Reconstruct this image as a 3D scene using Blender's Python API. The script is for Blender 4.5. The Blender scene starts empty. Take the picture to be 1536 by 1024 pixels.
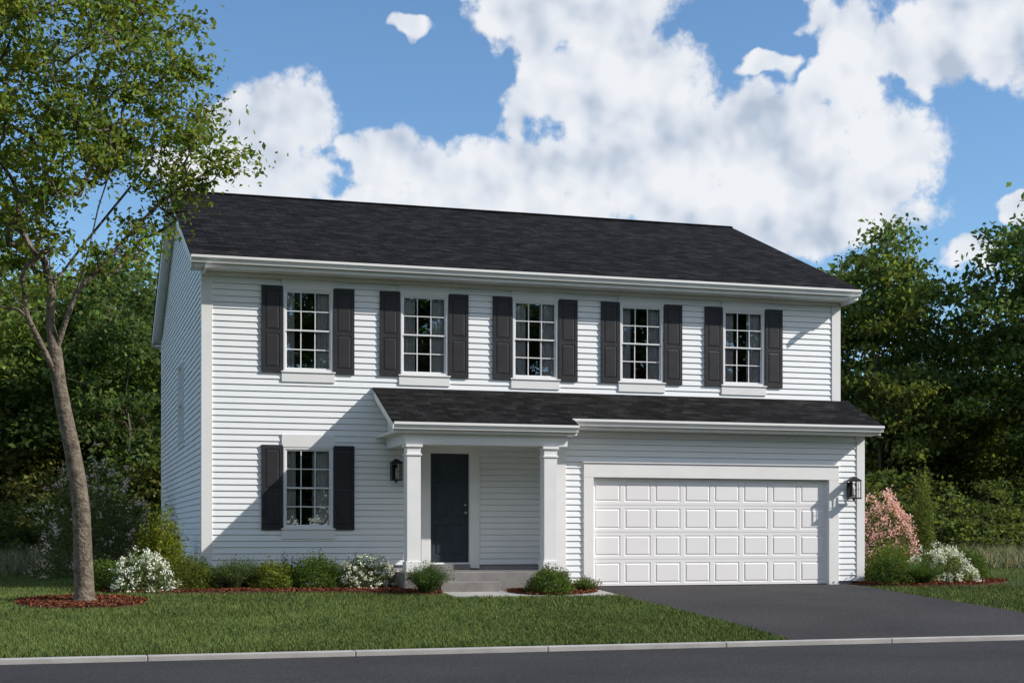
import bpy, math, numpy as np
from mathutils import Vector
rng = np.random.default_rng(7)
scene = bpy.context.scene
COL = scene.collection
# ------------------------------------------------------------------ helpers
def link(ob, parent=None):
    COL.objects.link(ob)
    if parent: ob.parent = parent
    return ob
def empty(name, loc=(0,0,0)):
    e = bpy.data.objects.new(name, None); e.location = loc; e.empty_display_size = .3
    COL.objects.link(e); return e
def newmat(name):
    m = bpy.data.materials.new(name); m.use_nodes = True
    nt = m.node_tree; b = nt.nodes["Principled BSDF"]
    return m, nt, b
def N(nt, t, **kw):
    n = nt.nodes.new(t)
    for k, v in kw.items(): setattr(n, k, v)
    return n
def noise_mat(name, c1, c2, scale=5, rough=.6, bump=0, bscale=40, detail=6, spec=.3, dist=.01):
    m, nt, b = newmat(name)
    tc = N(nt, 'ShaderNodeTexCoord')
    no = N(nt, 'ShaderNodeTexNoise'); no.inputs['Scale'].default_value = scale; no.inputs['Detail'].default_value = detail
    nt.links.new(tc.outputs['Object'], no.inputs['Vector'])
    cr = N(nt, 'ShaderNodeValToRGB')
    cr.color_ramp.elements[0].position = .3; cr.color_ramp.elements[1].position = .7
    cr.color_ramp.elements[0].color = (*c1, 1); cr.color_ramp.elements[1].color = (*c2, 1)
    nt.links.new(no.outputs['Fac'], cr.inputs['Fac'])
    nt.links.new(cr.outputs['Color'], b.inputs['Base Color'])
    b.inputs['Roughness'].default_value = rough
    b.inputs['Specular IOR Level'].default_value = spec
    if bump:
        n2 = N(nt, 'ShaderNodeTexNoise'); n2.inputs['Scale'].default_value = bscale; n2.inputs['Detail'].default_value = 4
        nt.links.new(tc.outputs['Object'], n2.inputs['Vector'])
        bp = N(nt, 'ShaderNodeBump'); bp.inputs['Strength'].default_value = bump; bp.inputs['Distance'].default_value = dist
        nt.links.new(n2.outputs['Fac'], bp.inputs['Height']); nt.links.new(bp.outputs['Normal'], b.inputs['Normal'])
    return m
class MB:
    def __init__(s): s.v = []; s.f = []
    def quad(s, a, b, c, d):
        i = len(s.v); s.v += [tuple(a), tuple(b), tuple(c), tuple(d)]; s.f.append((i, i+1, i+2, i+3))
    def box(s, x0, x1, y0, y1, z0, z1):
        i = len(s.v)
        s.v += [(x0,y0,z0),(x1,y0,z0),(x1,y1,z0),(x0,y1,z0),(x0,y0,z1),(x1,y0,z1),(x1,y1,z1),(x0,y1,z1)]
        s.f += [(i,i+3,i+2,i+1),(i+4,i+5,i+6,i+7),(i,i+1,i+5,i+4),(i+1,i+2,i+6,i+5),(i+2,i+3,i+7,i+6),(i+3,i,i+4,i+7)]
    def extrude_x(s, prof, x0, x1):
        i = len(s.v); n = len(prof)
        s.v += [(x0, y, z) for y, z in prof] + [(x1, y, z) for y, z in prof]
        for k in range(n):
            s.f.append((i+k, i+(k+1) % n, i+n+(k+1) % n, i+n+k))
        s.f.append(tuple(i+k for k in range(n))[::-1]); s.f.append(tuple(i+n+k for k in range(n)))
    def lathe(s, cx, cy, prof, n=16):
        i = len(s.v)
        for r, z in prof:
            for k in range(n):
                a = 2*math.pi*k/n; s.v.append((cx+r*math.cos(a), cy+r*math.sin(a), z))
        for j in range(len(prof)-1):
            for k in range(n):
                s.f.append((i+j*n+k, i+j*n+(k+1) % n, i+(j+1)*n+(k+1) % n, i+(j+1)*n+k))
    def build(s, name, mat, parent=None, bevel=0, smooth=False):
        me = bpy.data.meshes.new(name); me.from_pydata(s.v, [], s.f); me.update()
        ob = bpy.data.objects.new(name, me); me.materials.append(mat)
        if smooth:
            for p in me.polygons: p.use_smooth = True
        if bevel:
            md = ob.modifiers.new('bevel', 'BEVEL'); md.width = bevel; md.segments = 2; md.limit_method = 'ANGLE'
        return link(ob, parent)
class Frame:
    def __init__(s, o, u, out): s.o = Vector(o); s.u = Vector(u); s.n = Vector(out)
    def P(s, u, out, z): return tuple(s.o + s.u*u + s.n*out + Vector((0, 0, z)))
    def box(s, mb, u0, u1, o0, o1, z0, z1):
        a = s.P(u0, o0, z0); b = s.P(u1, o1, z1)
        mb.box(min(a[0], b[0]), max(a[0], b[0]), min(a[1], b[1]), max(a[1], b[1]), z0, z1)
def siding(mb, fr, u0, u1, z0, z1, holes=(), course=.115, step=.020, lim=None, gap=.011, gd=-.012):
    n = int(math.ceil((z1-z0)/course-1e-6))
    for k in range(n):
        za = z0+k*course; zb = za+course
        zs = {za, min(zb, z1)}
        if zb-gap < z1: zs.add(zb-gap)
        for h in holes:
            for hz in (h[2], h[3]):
                if za < hz < min(zb, z1): zs.add(hz)
        zs = sorted(zs)
        for a, b in zip(zs[:-1], zs[1:]):
            mid = (a+b)/2; groove = mid > zb-gap
            uu0, uu1 = (u0, u1) if lim is None else lim(b)
            if uu1-uu0 < .02: continue
            segs = [(uu0, uu1)]
            for h in holes:
                if h[2] <= mid <= h[3]:
                    ns = []
                    for s0, s1 in segs:
                        if h[1] <= s0 or h[0] >= s1: ns.append((s0, s1)); continue
                        if h[0] > s0: ns.append((s0, h[0]))
                        if h[1] < s1: ns.append((h[1], s1))
                    segs = ns
            oa = step*(zb-a)/course; ob = step*(zb-b)/course
            for s0, s1 in segs:
                if groove:
                    mb.quad(fr.P(s0, gd, a), fr.P(s1, gd, a), fr.P(s1, gd, b), fr.P(s0, gd, b))
                    mb.quad(fr.P(s0, oa, a), fr.P(s1, oa, a), fr.P(s1, gd, a), fr.P(s0, gd, a))
                    continue
                mb.quad(fr.P(s0, oa, a), fr.P(s1, oa, a), fr.P(s1, ob, b), fr.P(s0, ob, b))
                if a == za: mb.quad(fr.P(s0, gd, a), fr.P(s1, gd, a), fr.P(s1, oa, a), fr.P(s0, oa, a))
def ring(mb, fr, r0, o0, r1, o1):
    a = [(r0[0], r0[2]), (r0[1], r0[2]), (r0[1], r0[3]), (r0[0], r0[3])]
    b = [(r1[0], r1[2]), (r1[1], r1[2]), (r1[1], r1[3]), (r1[0], r1[3])]
    for k in range(4):
        j = (k+1) % 4
        mb.quad(fr.P(a[k][0], o0, a[k][1]), fr.P(a[j][0], o0, a[j][1]), fr.P(b[j][0], o1, b[j][1]), fr.P(b[k][0], o1, b[k][1]))
def inset(r, d): return (r[0]+d, r[1]-d, r[2]+d, r[3]-d)
def panel(mb, fr, cell, margin, o, depth=.012, w=.014, w2=.025, raise_=.004):
    r1 = (cell[0]+margin[0], cell[1]-margin[1], cell[2]+margin[2], cell[3]-margin[3])
    ring(mb, fr, cell, o, r1, o)
    r2 = inset(r1, w); ring(mb, fr, r1, o, r2, o-depth)
    r3 = inset(r2, w2); ring(mb, fr, r2, o-depth, r3, o+raise_)
    mb.quad(fr.P(r3[0], o+raise_, r3[2]), fr.P(r3[1], o+raise_, r3[2]), fr.P(r3[1], o+raise_, r3[3]), fr.P(r3[0], o+raise_, r3[3]))
def fast_mesh(name, verts, nper, mat, colors=None, parent=None):
    me = bpy.data.meshes.new(name); nv = len(verts); nf = nv//nper
    me.vertices.add(nv); me.vertices.foreach_set('co', np.ascontiguousarray(verts, dtype=np.float32).ravel())
    me.loops.add(nv); me.loops.foreach_set('vertex_index', np.arange(nv, dtype=np.int32))
    me.polygons.add(nf); me.polygons.foreach_set('loop_start', np.arange(0, nv, nper, dtype=np.int32))
    me.update(calc_edges=True)
    if colors is not None:
        ca = me.color_attributes.new('Col', 'FLOAT_COLOR', 'POINT')
        c4 = np.ones((nv, 4), dtype=np.float32); c4[:, :3] = np.repeat(colors, nper, axis=0)
        ca.data.foreach_set('color', c4.ravel())
    me.materials.append(mat)
    return me
def gz(y):
    y = np.asarray(y, dtype=float)
    return np.where(y > -1.5, 0, .05*(y+1.5))
# ------------------------------------------------------------------ materials
M_sid = noise_mat('vinyl_siding', (.83, .84, .845), (.87, .875, .88), 1.3, .5, 0, 9, spec=.35, dist=.01, detail=3)
M_trim = noise_mat('painted_trim', (.80, .785, .77), (.85, .835, .82), 2.5, .5, 0, 30, detail=3)
M_gar = noise_mat('garage_door_paint', (.85, .82, .81), (.88, .85, .84), 1.5, .45, 0, 60, detail=3)
M_sash = noise_mat('white_vinyl', (.77, .765, .77), (.80, .795, .80), 3, .35, detail=2)
M_shut = noise_mat('black_shutter', (.026, .0255, .028), (.036, .035, .038), 5, .5, .1, 60, detail=3)
M_door = noise_mat('navy_door', (.034, .044, .056), (.040, .051, .064), 4, .35, detail=2)
M_conc = noise_mat('concrete', (.36, .34, .32), (.46, .44, .41), 3, .85, .35, 60)
M_step = noise_mat('step_concrete', (.20, .185, .175), (.28, .26, .24), 4, .9, .4, 50)
M_found = noise_mat('foundation_concrete', (.3, .3, .3), (.38, .38, .38), 3, .9, .3, 30)
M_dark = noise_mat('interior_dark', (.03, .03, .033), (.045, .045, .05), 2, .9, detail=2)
M_curt = noise_mat('curtain_fabric', (.66, .65, .67), (.74, .73, .75), 6, .9, detail=2)
M_metal = noise_mat('black_metal', (.012, .012, .012), (.02, .02, .02), 8, .4, detail=2)
M_brass = noise_mat('door_hardware', (.3, .28, .25), (.4, .37, .33), 8, .3); M_brass.node_tree.nodes['Principled BSDF'].inputs['Metallic'].default_value = 1
M_mulch = noise_mat('mulch', (.06, .022, .013), (.12, .045, .026), 25, .95, 1, 50, dist=.03)
def asphalt(name, base, var):
    m, nt, b = newmat(name)
    tc = N(nt, 'ShaderNodeTexCoord')
    n1 = N(nt, 'ShaderNodeTexNoise'); n1.inputs['Scale'].default_value = .5; n1.inputs['Detail'].default_value = 5
    n2 = N(nt, 'ShaderNodeTexNoise'); n2.inputs['Scale'].default_value = 45; n2.inputs['Detail'].default_value = 4
    for n in (n1, n2): nt.links.new(tc.outputs['Object'], n.inputs['Vector'])
    a = N(nt, 'ShaderNodeMath', operation='MULTIPLY_ADD'); a.inputs[1].default_value = var; a.inputs[2].default_value = 1-var*.5
    nt.links.new(n1.outputs['Fac'], a.inputs[0])
    c = N(nt, 'ShaderNodeMath', operation='MULTIPLY_ADD'); c.inputs[1].default_value = 3.4; c.inputs[2].default_value = -.7
    nt.links.new(n2.outputs['Fac'], c.inputs[0])
    d = N(nt, 'ShaderNodeMath', operation='MULTIPLY'); nt.links.new(a.outputs[0], d.inputs[0]); nt.links.new(c.outputs[0], d.inputs[1])
    v = N(nt, 'ShaderNodeVectorMath', operation='SCALE'); v.inputs[0].default_value = base; nt.links.new(d.outputs[0], v.inputs['Scale'])
    nt.links.new(v.outputs[0], b.inputs['Base Color']); b.inputs['Roughness'].default_value = .9; b.inputs['Specular IOR Level'].default_value = .2
    bp = N(nt, 'ShaderNodeBump'); bp.inputs['Strength'].default_value = .6; bp.inputs['Distance'].default_value = .01
    nt.links.new(n2.outputs['Fac'], bp.inputs['Height']); nt.links.new(bp.outputs['Normal'], b.inputs['Normal'])
    return m
M_road = asphalt('road_asphalt', (.043, .040, .040), .9)
M_drive = asphalt('driveway_asphalt', (.047, .043, .043), .9)
def shingle_mat():
    m, nt, b = newmat('asphalt_shingles')
    tc = N(nt, 'ShaderNodeTexCoord')
    sp = N(nt, 'ShaderNodeSeparateXYZ'); nt.links.new(tc.outputs['Object'], sp.inputs[0])
    cb = N(nt, 'ShaderNodeCombineXYZ')
    my = N(nt, 'ShaderNodeMath', operation='MULTIPLY'); my.inputs[1].default_value = 1.083
    nt.links.new(sp.outputs['X'], cb.inputs[0]); nt.links.new(sp.outputs['Y'], my.inputs[0]); nt.links.new(my.outputs[0], cb.inputs[1])
    def brick(w, off, c1, c2, mo):
        br = N(nt, 'ShaderNodeTexBrick'); br.offset = off; br.inputs['Scale'].default_value = 1
        br.inputs['Brick Width'].default_value = w; br.inputs['Row Height'].default_value = .14
        br.inputs['Mortar Size'].default_value = .007; br.inputs['Mortar Smooth'].default_value = .4; br.inputs['Bias'].default_value = -.15
        br.inputs['Color1'].default_value = (*c1, 1); br.inputs['Color2'].default_value = (*c2, 1); br.inputs['Mortar'].default_value = (*mo, 1)
        nt.links.new(cb.outputs[0], br.inputs['Vector']); return br
    br = brick(.24, .37, (.0095, .0090, .0095), (.029, .0265, .027), (.005, .005, .005))
    b2 = brick(.37, .61, (.65, .65, .65), (1.35, 1.35, 1.35), (.8, .8, .8))
    no = N(nt, 'ShaderNodeTexNoise'); no.inputs['Scale'].default_value = 2.6; no.inputs['Detail'].default_value = 6; no.inputs['Roughness'].default_value = .7
    nt.links.new(cb.outputs[0], no.inputs['Vector'])
    mr = N(nt, 'ShaderNodeMapRange'); mr.inputs[1].default_value = .3; mr.inputs[2].default_value = .7; mr.inputs[3].default_value = .62; mr.inputs[4].default_value = 1.35
    nt.links.new(no.outputs['Fac'], mr.inputs[0])
    v = N(nt, 'ShaderNodeVectorMath', operation='SCALE'); nt.links.new(br.outputs['Color'], v.inputs[0]); nt.links.new(mr.outputs[0], v.inputs['Scale'])
    v2 = N(nt, 'ShaderNodeVectorMath', operation='MULTIPLY'); nt.links.new(v.outputs[0], v2.inputs[0]); nt.links.new(b2.outputs['Color'], v2.inputs[1])
    nt.links.new(v2.outputs[0], b.inputs['Base Color']); b.inputs['Roughness'].default_value = .95; b.inputs['Specular IOR Level'].default_value = .1
    bp = N(nt, 'ShaderNodeBump'); bp.inputs['Strength'].default_value = .8; bp.inputs['Distance'].default_value = .012; bp.invert = True
    nt.links.new(br.outputs['Fac'], bp.inputs['Height']); nt.links.new(bp.outputs['Normal'], b.inputs['Normal'])
    return m
M_roof = shingle_mat()
def glass_mat():
    m = bpy.data.materials.new('window_glass'); m.use_nodes = True; nt = m.node_tree; nt.nodes.clear()
    out = N(nt, 'ShaderNodeOutputMaterial'); mx = N(nt, 'ShaderNodeMixShader')
    tr = N(nt, 'ShaderNodeBsdfTransparent'); tr.inputs[0].default_value = (.92, .94, .93, 1)
    gl = N(nt, 'ShaderNodeBsdfGlossy'); gl.inputs['Roughness'].default_value = .0; gl.inputs['Color'].default_value = (.9, .95, 1, 1)
    fr = N(nt, 'ShaderNodeFresnel'); fr.inputs[0].default_value = 1.5
    ad = N(nt, 'ShaderNodeMath', operation='ADD'); ad.inputs[1].default_value = .15; nt.links.new(fr.outputs[0], ad.inputs[0])
    nt.links.new(ad.outputs[0], mx.inputs[0]); nt.links.new(tr.outputs[0], mx.inputs[1]); nt.links.new(gl.outputs[0], mx.inputs[2])
    nt.links.new(mx.outputs[0], out.inputs[0]); return m
M_glass = glass_mat()
def leaf_mat(name='foliage', trans=.3):
    m, nt, b = newmat(name); nt.nodes.remove(b)
    at = N(nt, 'ShaderNodeAttribute', attribute_name='Col')
    d = N(nt, 'ShaderNodeBsdfDiffuse'); nt.links.new(at.outputs['Color'], d.inputs[0])
    tl = N(nt, 'ShaderNodeBsdfTranslucent')
    hs = N(nt, 'ShaderNodeVectorMath', operation='MULTIPLY'); hs.inputs[1].default_value = (1.35, 1.35, .6)
    nt.links.new(at.outputs['Color'], hs.inputs[0]); nt.links.new(hs.outputs[0], tl.inputs[0])
    mx = N(nt, 'ShaderNodeMixShader'); mx.inputs[0].default_value = trans
    out = nt.nodes['Material Output']
    nt.links.new(d.outputs[0], mx.inputs[1]); nt.links.new(tl.outputs[0], mx.inputs[2]); nt.links.new(mx.outputs[0], out.inputs[0])
    return m
def flat_leaf(name):
    m, nt, b = newmat(name); nt.nodes.remove(b)
    at = N(nt, 'ShaderNodeAttribute', attribute_name='Col'); d = N(nt, 'ShaderNodeBsdfDiffuse')
    nt.links.new(at.outputs['Color'], d.inputs[0]); nt.links.new(d.outputs[0], nt.nodes['Material Output'].inputs[0]); return m
M_leaf = leaf_mat('foliage', .38)
M_leaf_far = leaf_mat('distant_foliage', .48)
M_flower = leaf_mat('blossom', .15)
M_blade = flat_leaf('grass_blades')
M_bark = noise_mat('bark', (.075, .058, .042), (.24, .195, .145), 9, .9, 1, 24, dist=.04)
M_bark2 = noise_mat('dark_bark', (.08, .065, .05), (.15, .125, .10), 5, .9, 0, detail=3)
def lawn_mat():
    m, nt, b = newmat('grass')
    tc = N(nt, 'ShaderNodeTexCoord')
    n1 = N(nt, 'ShaderNodeTexNoise'); n1.inputs['Scale'].default_value = .6; n1.inputs['Detail'].default_value = 4
    n2 = N(nt, 'ShaderNodeTexNoise'); n2.inputs['Scale'].default_value = 30; n2.inputs['Detail'].default_value = 4
    for n in (n1, n2): nt.links.new(tc.outputs['Object'], n.inputs['Vector'])
    ad = N(nt, 'ShaderNodeMath', operation='MULTIPLY_ADD'); ad.inputs[1].default_value = .5
    nt.links.new(n1.outputs['Fac'], ad.inputs[0])
    h = N(nt, 'ShaderNodeMath', operation='MULTIPLY'); h.inputs[1].default_value = .5; nt.links.new(n2.outputs['Fac'], h.inputs[0]); nt.links.new(h.outputs[0], ad.inputs[2])
    cr = N(nt, 'ShaderNodeValToRGB'); cr.color_ramp.elements[0].position = .35; cr.color_ramp.elements[1].position = .65
    cr.color_ramp.elements[0].color = (.035, .05, .018, 1); cr.color_ramp.elements[1].color = (.075, .10, .034, 1)
    nt.links.new(ad.outputs[0], cr.inputs[0]); nt.links.new(cr.outputs[0], b.inputs['Base Color']); b.inputs['Roughness'].default_value = .95
    b.inputs['Specular IOR Level'].default_value = .1
    return m
M_lawn = lawn_mat()
# ------------------------------------------------------------------ ground, road
prof = [(700, 0), (60, 0), (-1.5, 0), (-9.62, -.406), (-9.63, -.466), (-17.9, -.466), (-17.91, -.36), (-700, -.36)]
xs = [-700, -60, -10, 0, 7, 13, 25, 60, 700]
mb = MB()
for i in range(len(xs)-1):
    for j in range(len(prof)-1):
        (ya, za), (yb, zb) = prof[j], prof[j+1]
        mb.quad((xs[i], yb, zb), (xs[i+1], yb, zb), (xs[i+1], ya, za), (xs[i], ya, za))
mb.build('ground', M_lawn)
mb = MB(); mb.quad((-300, -17.88, -.460), (300, -17.88, -.460), (300, -9.76, -.460), (-300, -9.76, -.460)); mb.build('road', M_road)
mb = MB()
x = -60.3
while x < 80:
    mb.box(x+.003, x+2.447, -9.76, -9.60, -.60, -.396); x += 2.45
kerb = mb.build('kerb', M_conc, bevel=.012)
mb = MB()
x = -60.0
while x < 80:
    mb.box(x+.004, x+2.996, -18.05, -17.87, -.60, -.35); x += 3.0
mb.build('kerb', M_conc, bevel=.012)
DL, DR = 6.95, 12.5
mb = MB()
e = .012
mb.quad((DL, -1.5, e), (DR, -1.5, e), (DR, -.93, e), (DL, -.93, e))
yy = [-1.5, -4, -6.5, -8.3, -9.0, -9.6]; fl = [0, 0, 0, .01, .04, .10]
for i in range(len(yy)-1):
    a, b = yy[i], yy[i+1]; za, zb = float(gz(a))+e, float(gz(b))+e
    mb.quad((DL-fl[i+1], b, zb), (DR+fl[i+1], b, zb), (DR+fl[i], a, za), (DL-fl[i], a, za))
mb.build('driveway', M_drive)
mb = MB()
for k in range(3):
    x0 = 3.95+k*1.0
    z = [float(gz(-2.05)), float(gz(-3.0))]
    x1 = x0+.985
    v = [(x0, -3.0, z[1]-.1), (x1, -3.0, z[1]-.1), (x1, -2.05, z[0]-.1), (x0, -2.05, z[0]-.1)]
    i = len(mb.v); mb.v += v+[(p[0], p[1], p[2]+.125) for p in v]
    mb.f += [(i,i+3,i+2,i+1),(i+4,i+5,i+6,i+7),(i,i+1,i+5,i+4),(i+1,i+2,i+6,i+5),(i+2,i+3,i+7,i+6),(i+3,i,i+4,i+7)]
mb.build('front_walkway', M_conc, bevel=.006)
# ------------------------------------------------------------------ house
house = empty('two_storey_house')
W, DEP, ZW = 12.97, 11.4, 5.80
Z0 = .43
GP = -.97
F = Frame((0, 0, 0), (1, 0, 0), (0, -1, 0))
FL = Frame((0, 0, 0), (0, 1, 0), (-1, 0, 0))
FLo = Frame((-.034, 0, 0), (0, 1, 0), (-1, 0, 0))
FR = Frame((W, 0, 0), (0, 1, 0), (1, 0, 0))
FB = Frame((0, DEP, 0), (1, 0, 0), (0, 1, 0))
FG = Frame((0, GP, 0), (1, 0, 0), (0, -1, 0))
FGL = Frame((6.48, 0, 0), (0, 1, 0), (-1, 0, 0))
WW = .46
wins = [(c-WW, c+WW, 4.03, 5.55) for c in (1.925, 4.14, 6.355, 8.575, 10.80)]
lowwin = (1.925-WW, 1.925+WW, 1.12, 2.62)
door = (4.26, 5.02, .47, 2.55)
gdoor = (7.20, 12.19, .0, 2.09)
sidewin = (4.2, 5.3, 2.95, 4.60)
mb = MB()
siding(mb, F, 0, W, Z0, 5.8, wins+[lowwin, door])
RI, RZ, SL = 5.7, 8.52, .407
def gl(z):
    if z <= 5.82: return (0, DEP)
    w = (RZ-.12-z)/SL
    return (RI-w, RI+w)
siding(mb, FL, 0, DEP, Z0, 8.4, [sidewin], lim=gl)
siding(mb, FR, 0, DEP, Z0, 8.4, [], lim=gl)
siding(mb, FB, 0, W, Z0, 5.8)
siding(mb, FG, 6.48, W, .08, 3.05, [(gdoor[0]-.02, gdoor[1]+.02, 0, gdoor[3]+.02)])
siding(mb, FGL, GP, 0, .34, 3.3)
FGR = Frame((W, 0, 0), (0, 1, 0), (1, 0, 0))
siding(mb, FGR, GP, -.005, .08, 3.15)
mb.build('siding', M_sid, house)
mb = MB(); mb.box(.02, W-.02, .02, DEP-.02, -.3, Z0); mb.box(6.5, 7.15, GP+.02, .015, -.3, .085); mb.box(12.24, W-.02, GP+.02, .015, -.3, .085)
mb.build('foundation', M_found, house)
mb = MB()
t = .03
F.box(mb, -t, .17, .003, t, Z0-.03, 5.72); FL.box(mb, .003, .15, .002, t-.002, Z0-.03, 5.95)
F.box(mb, W-.17, W+t, .003, t, 3.74, 5.72); FR.box(mb, .003, .15, .002, t-.002, 3.74, 5.95)
FL.box(mb, DEP-.15, DEP+t, .002, t, Z0-.03, 5.95)
FG.box(mb, 6.45, 6.65, .003, t, .07, 2.99); FG.box(mb, W-.15, W+t, .003, t, .07, 2.99)
FGL.box(mb, GP+.003, GP+.12, .002, t-.002, .34, 3.1); FGR.box(mb, GP+.003, GP+.14, .002, t-.002, .07, 3.05)
F.box(mb, 0.0, W, .004, .034, 5.722, 5.80)
FG.box(mb, 6.45, W, .004, .032, 2.992, 3.07)
F.box(mb, .172, 3.35, .002, .028, Z0-.03, Z0+.01)
def wintrim(fr, w, head, sill):
    fr.box(mb, w[0]-.035, w[1]+.035, .004, .036, w[3]+.002, w[3]+head)
    fr.box(mb, w[0]-.035, w[1]+.035, .004, .036, w[2]-sill, w[2]-.03)
    fr.box(mb, w[0]-.05, w[1]+.05, .004, .055, w[2]-.028, w[2]-.001)
for w in wins: wintrim(F, w, .168, .20)
wintrim(F, lowwin, .24, .20)
FL.box(mb, sidewin[0]-.05, sidewin[1]+.1, -.02, .034, sidewin[3]+.002, sidewin[3]+.1); FL.box(mb, sidewin[0]-.05, sidewin[1]+.1, -.02, .034, sidewin[2]-.1, sidewin[2]-.002)
F.box(mb, door[0]-.19, door[0]-.002, -.03, .05, .36, door[3]+.001); F.box(mb, door[1]+.002, door[1]+.20, -.03, .05, .36, door[3]+.001)
F.box(mb, door[0]-.21, door[1]+.22, -.03, .055, door[3]+.003, door[3]+.17)
FG.box(mb, gdoor[0]-.20, gdoor[0], -.1, .045, .0, gdoor[3]); FG.box(mb, gdoor[1], gdoor[1]+.22, -.1, .045, .0, gdoor[3])
FG.box(mb, gdoor[0]-.20, gdoor[1]+.22, -.1, .047, gdoor[3]+.001, gdoor[3]+.27)
FG.box(mb, gdoor[0]-.22, gdoor[1]+.24, .0, .07, gdoor[3]+.272, gdoor[3]+.30)
mb.build('trim_boards', M_trim, house, bevel=.004)
EY, EZ = -.42, 6.035
BY = 2*RI-EY
mb = MB()
mb.extrude_x([(EY-.03, EZ-.005), (RI, RZ+.0), (BY+.03, EZ-.005), (BY+.03, EZ-.03), (RI, RZ-.03), (EY-.03, EZ-.03)], -.26, W+.24)
mb.extrude_x([(RI-.16, RZ-.035), (RI, RZ+.022), (RI+.16, RZ-.035)], -.265, W+.245)
PY, GY = -1.76, -1.40
def lz(y): return 3.78+.427*y
mb.extrude_x([(PY-.03, lz(PY-.03)), (0, 3.78), (0, 3.75), (PY-.03, lz(PY-.03)-.03)], 3.14, 6.625)
mb.extrude_x([(GY-.03, lz(GY-.03)), (0, 3.78), (0, 3.75), (GY-.03, lz(GY-.03)-.03)], 6.6255, 13.16)
mb.build('roof_shingles', M_roof, house)
mb = MB()
for (ya, yb, sgn) in ((EY, RI, 1), (RI, BY, -1)):
    def zz(y): return (EZ-.032+(y-EY)*SL) if sgn > 0 else (EZ-.032+(BY-y)*SL)
    for x0, x1 in ((-.24, -.205), (W+.185, W+.22)):
        mb.extrude_x([(ya, zz(ya)), (yb, zz(yb)), (yb, zz(yb)-.2), (ya, zz(ya)-.2)], x0, x1)
    mb.extrude_x([(ya+.001, zz(ya)-.002), (yb, zz(yb)-.002), (yb, zz(yb)-.12), (ya+.001, zz(ya)-.12)], -.203, W+.183)
mb.box(-.2, W+.18, -.40, .0, 5.803, 5.83); mb.box(-.202, W+.182, EY, EY+.025, 5.80, 5.99)
mb.box(-.2, W+.18, DEP, DEP+.40, 5.803, 5.83); mb.box(-.202, W+.182, BY-.025, BY, 5.80, 5.99)
mb.box(-.238, -.01, -.395, -.001, 5.80, 5.90); mb.box(W+.01, W+.218, -.395, -.001, 5.80, 5.90)
for (x0, x1, yy0) in ((3.16, 6.60, PY), (6.64, 13.12, GY)):
    mb.extrude_x([(yy0+.001, lz(yy0)-.032), (-.002, 3.747), (-.002, 3.63), (yy0+.001, lz(yy0)-.15)], x0+.03, x1-.03)
    mb.box(x0+.03, x1-.03, yy0, yy0+.025, lz(yy0)-.21, lz(yy0)-.035)
    mb.box(x0+.03, x1-.03, yy0+.026, (-.03 if yy0 == PY else GP-.04), lz(yy0)-.21, lz(yy0)-.18)
mb.extrude_x([(PY, lz(PY)-.032), (-.002, 3.747), (-.002, 3.59), (PY, lz(PY)-.19)], 3.155, 3.188)
mb.extrude_x([(PY, lz(PY)-.032), (GY-.01, lz(GY-.01)-.032), (GY-.01, lz(GY)-.22), (PY, lz(PY)-.21)], 6.572, 6.605)
mb.extrude_x([(GY, lz(GY)-.032), (-.002, 3.747), (-.002, 3.56), (GY, lz(GY)-.21)], 13.09, 13.125)
mb.extrude_x([(-1.62, 2.83), (-.02, 2.83), (-.02, 3.62), (-1.62, lz(-1.62)-.15)], 3.42, 3.46)
mb.box(3.40, 3.66, -1.38, -.02, 2.62, 2.82)
mb.box(3.40, 6.46, -1.64, -1.381, 2.62, 2.82)
mb.build('roof_trim', M_trim, house, bevel=.004)
mb = MB()
def gutter(x0, x1, y, ztop, h=.125, d=.12):
    mb.extrude_x([(y, ztop), (y, ztop-h), (y-d*.6, ztop-h), (y-d*.75, ztop-h*.55), (y-d, ztop-h*.35), (y-d, ztop), (y-d+.008, ztop), (y-d+.008, ztop-h*.3), (y-d*.7, ztop-h*.5), (y-d*.55, ztop-h+.006), (y-.006, ztop-h+.006), (y-.006, ztop)], x0, x1)
gutter(-.25, W+.23, EY-.002, 6.00)
gutter(3.15, 6.61, PY-.002, lz(PY)-.03)
gutter(6.60, 13.14, GY-.002, lz(GY)-.03)
mb.build('gutters', M_trim, house)
mb = MB(); mb.box(3.36, 6.44, -1.76, .01, -.2, .33); mb.build('porch_slab', M_step, house, bevel=.01)
mb = MB(); mb.box(3.93, 5.03, -2.14, -1.762, -.2, .165); mb.build('porch_step', M_step, house, bevel=.01)
mb = MB()
def post(x0, x1, y0, y1, zb, zt):
    mb.box(x0, x1, y0, y1, zb, zt)
    mb.box(x0-.022, x1+.022, y0-.022, y1+.022, zb+.001, zb+.19)
    mb.box(x0-.020, x1+.020, y0-.020, y1+.020, zt-.20, zt-.165)
    mb.box(x0-.028, x1+.028, y0-.028, y1+.028, zt-.05, zt-.002)
post(3.43, 3.68, -1.66, -1.41, .331, 2.617)
post(6.00, 6.25, -1.66, -1.41, .331, 2.617)
mb.build('porch_posts', M_trim, house, bevel=.004)
mb = MB(); mb.box(door[0]-.0, door[1]+.0, -.10, .0, .331, .44); mb.build('door_threshold', M_step, house, bevel=.005)
mb = MB()
rows = [(.0, .80), (.80, 1.62), (1.62, 2.08)]
dw = (door[1]-door[0])/2
for r0, r1 in rows:
    for c in range(2):
        panel(mb, F, (door[0]+c*dw, door[0]+(c+1)*dw, door[2]+r0, door[2]+r1), ((.09, .045)[c], (.045, .09)[c], .14 if r0 == 0 else .06, .07 if r1 < 2 else .13), -.02, .016, .016, .03, .0)
mb.build('front_door', M_door, house)
mb = MB()
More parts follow.
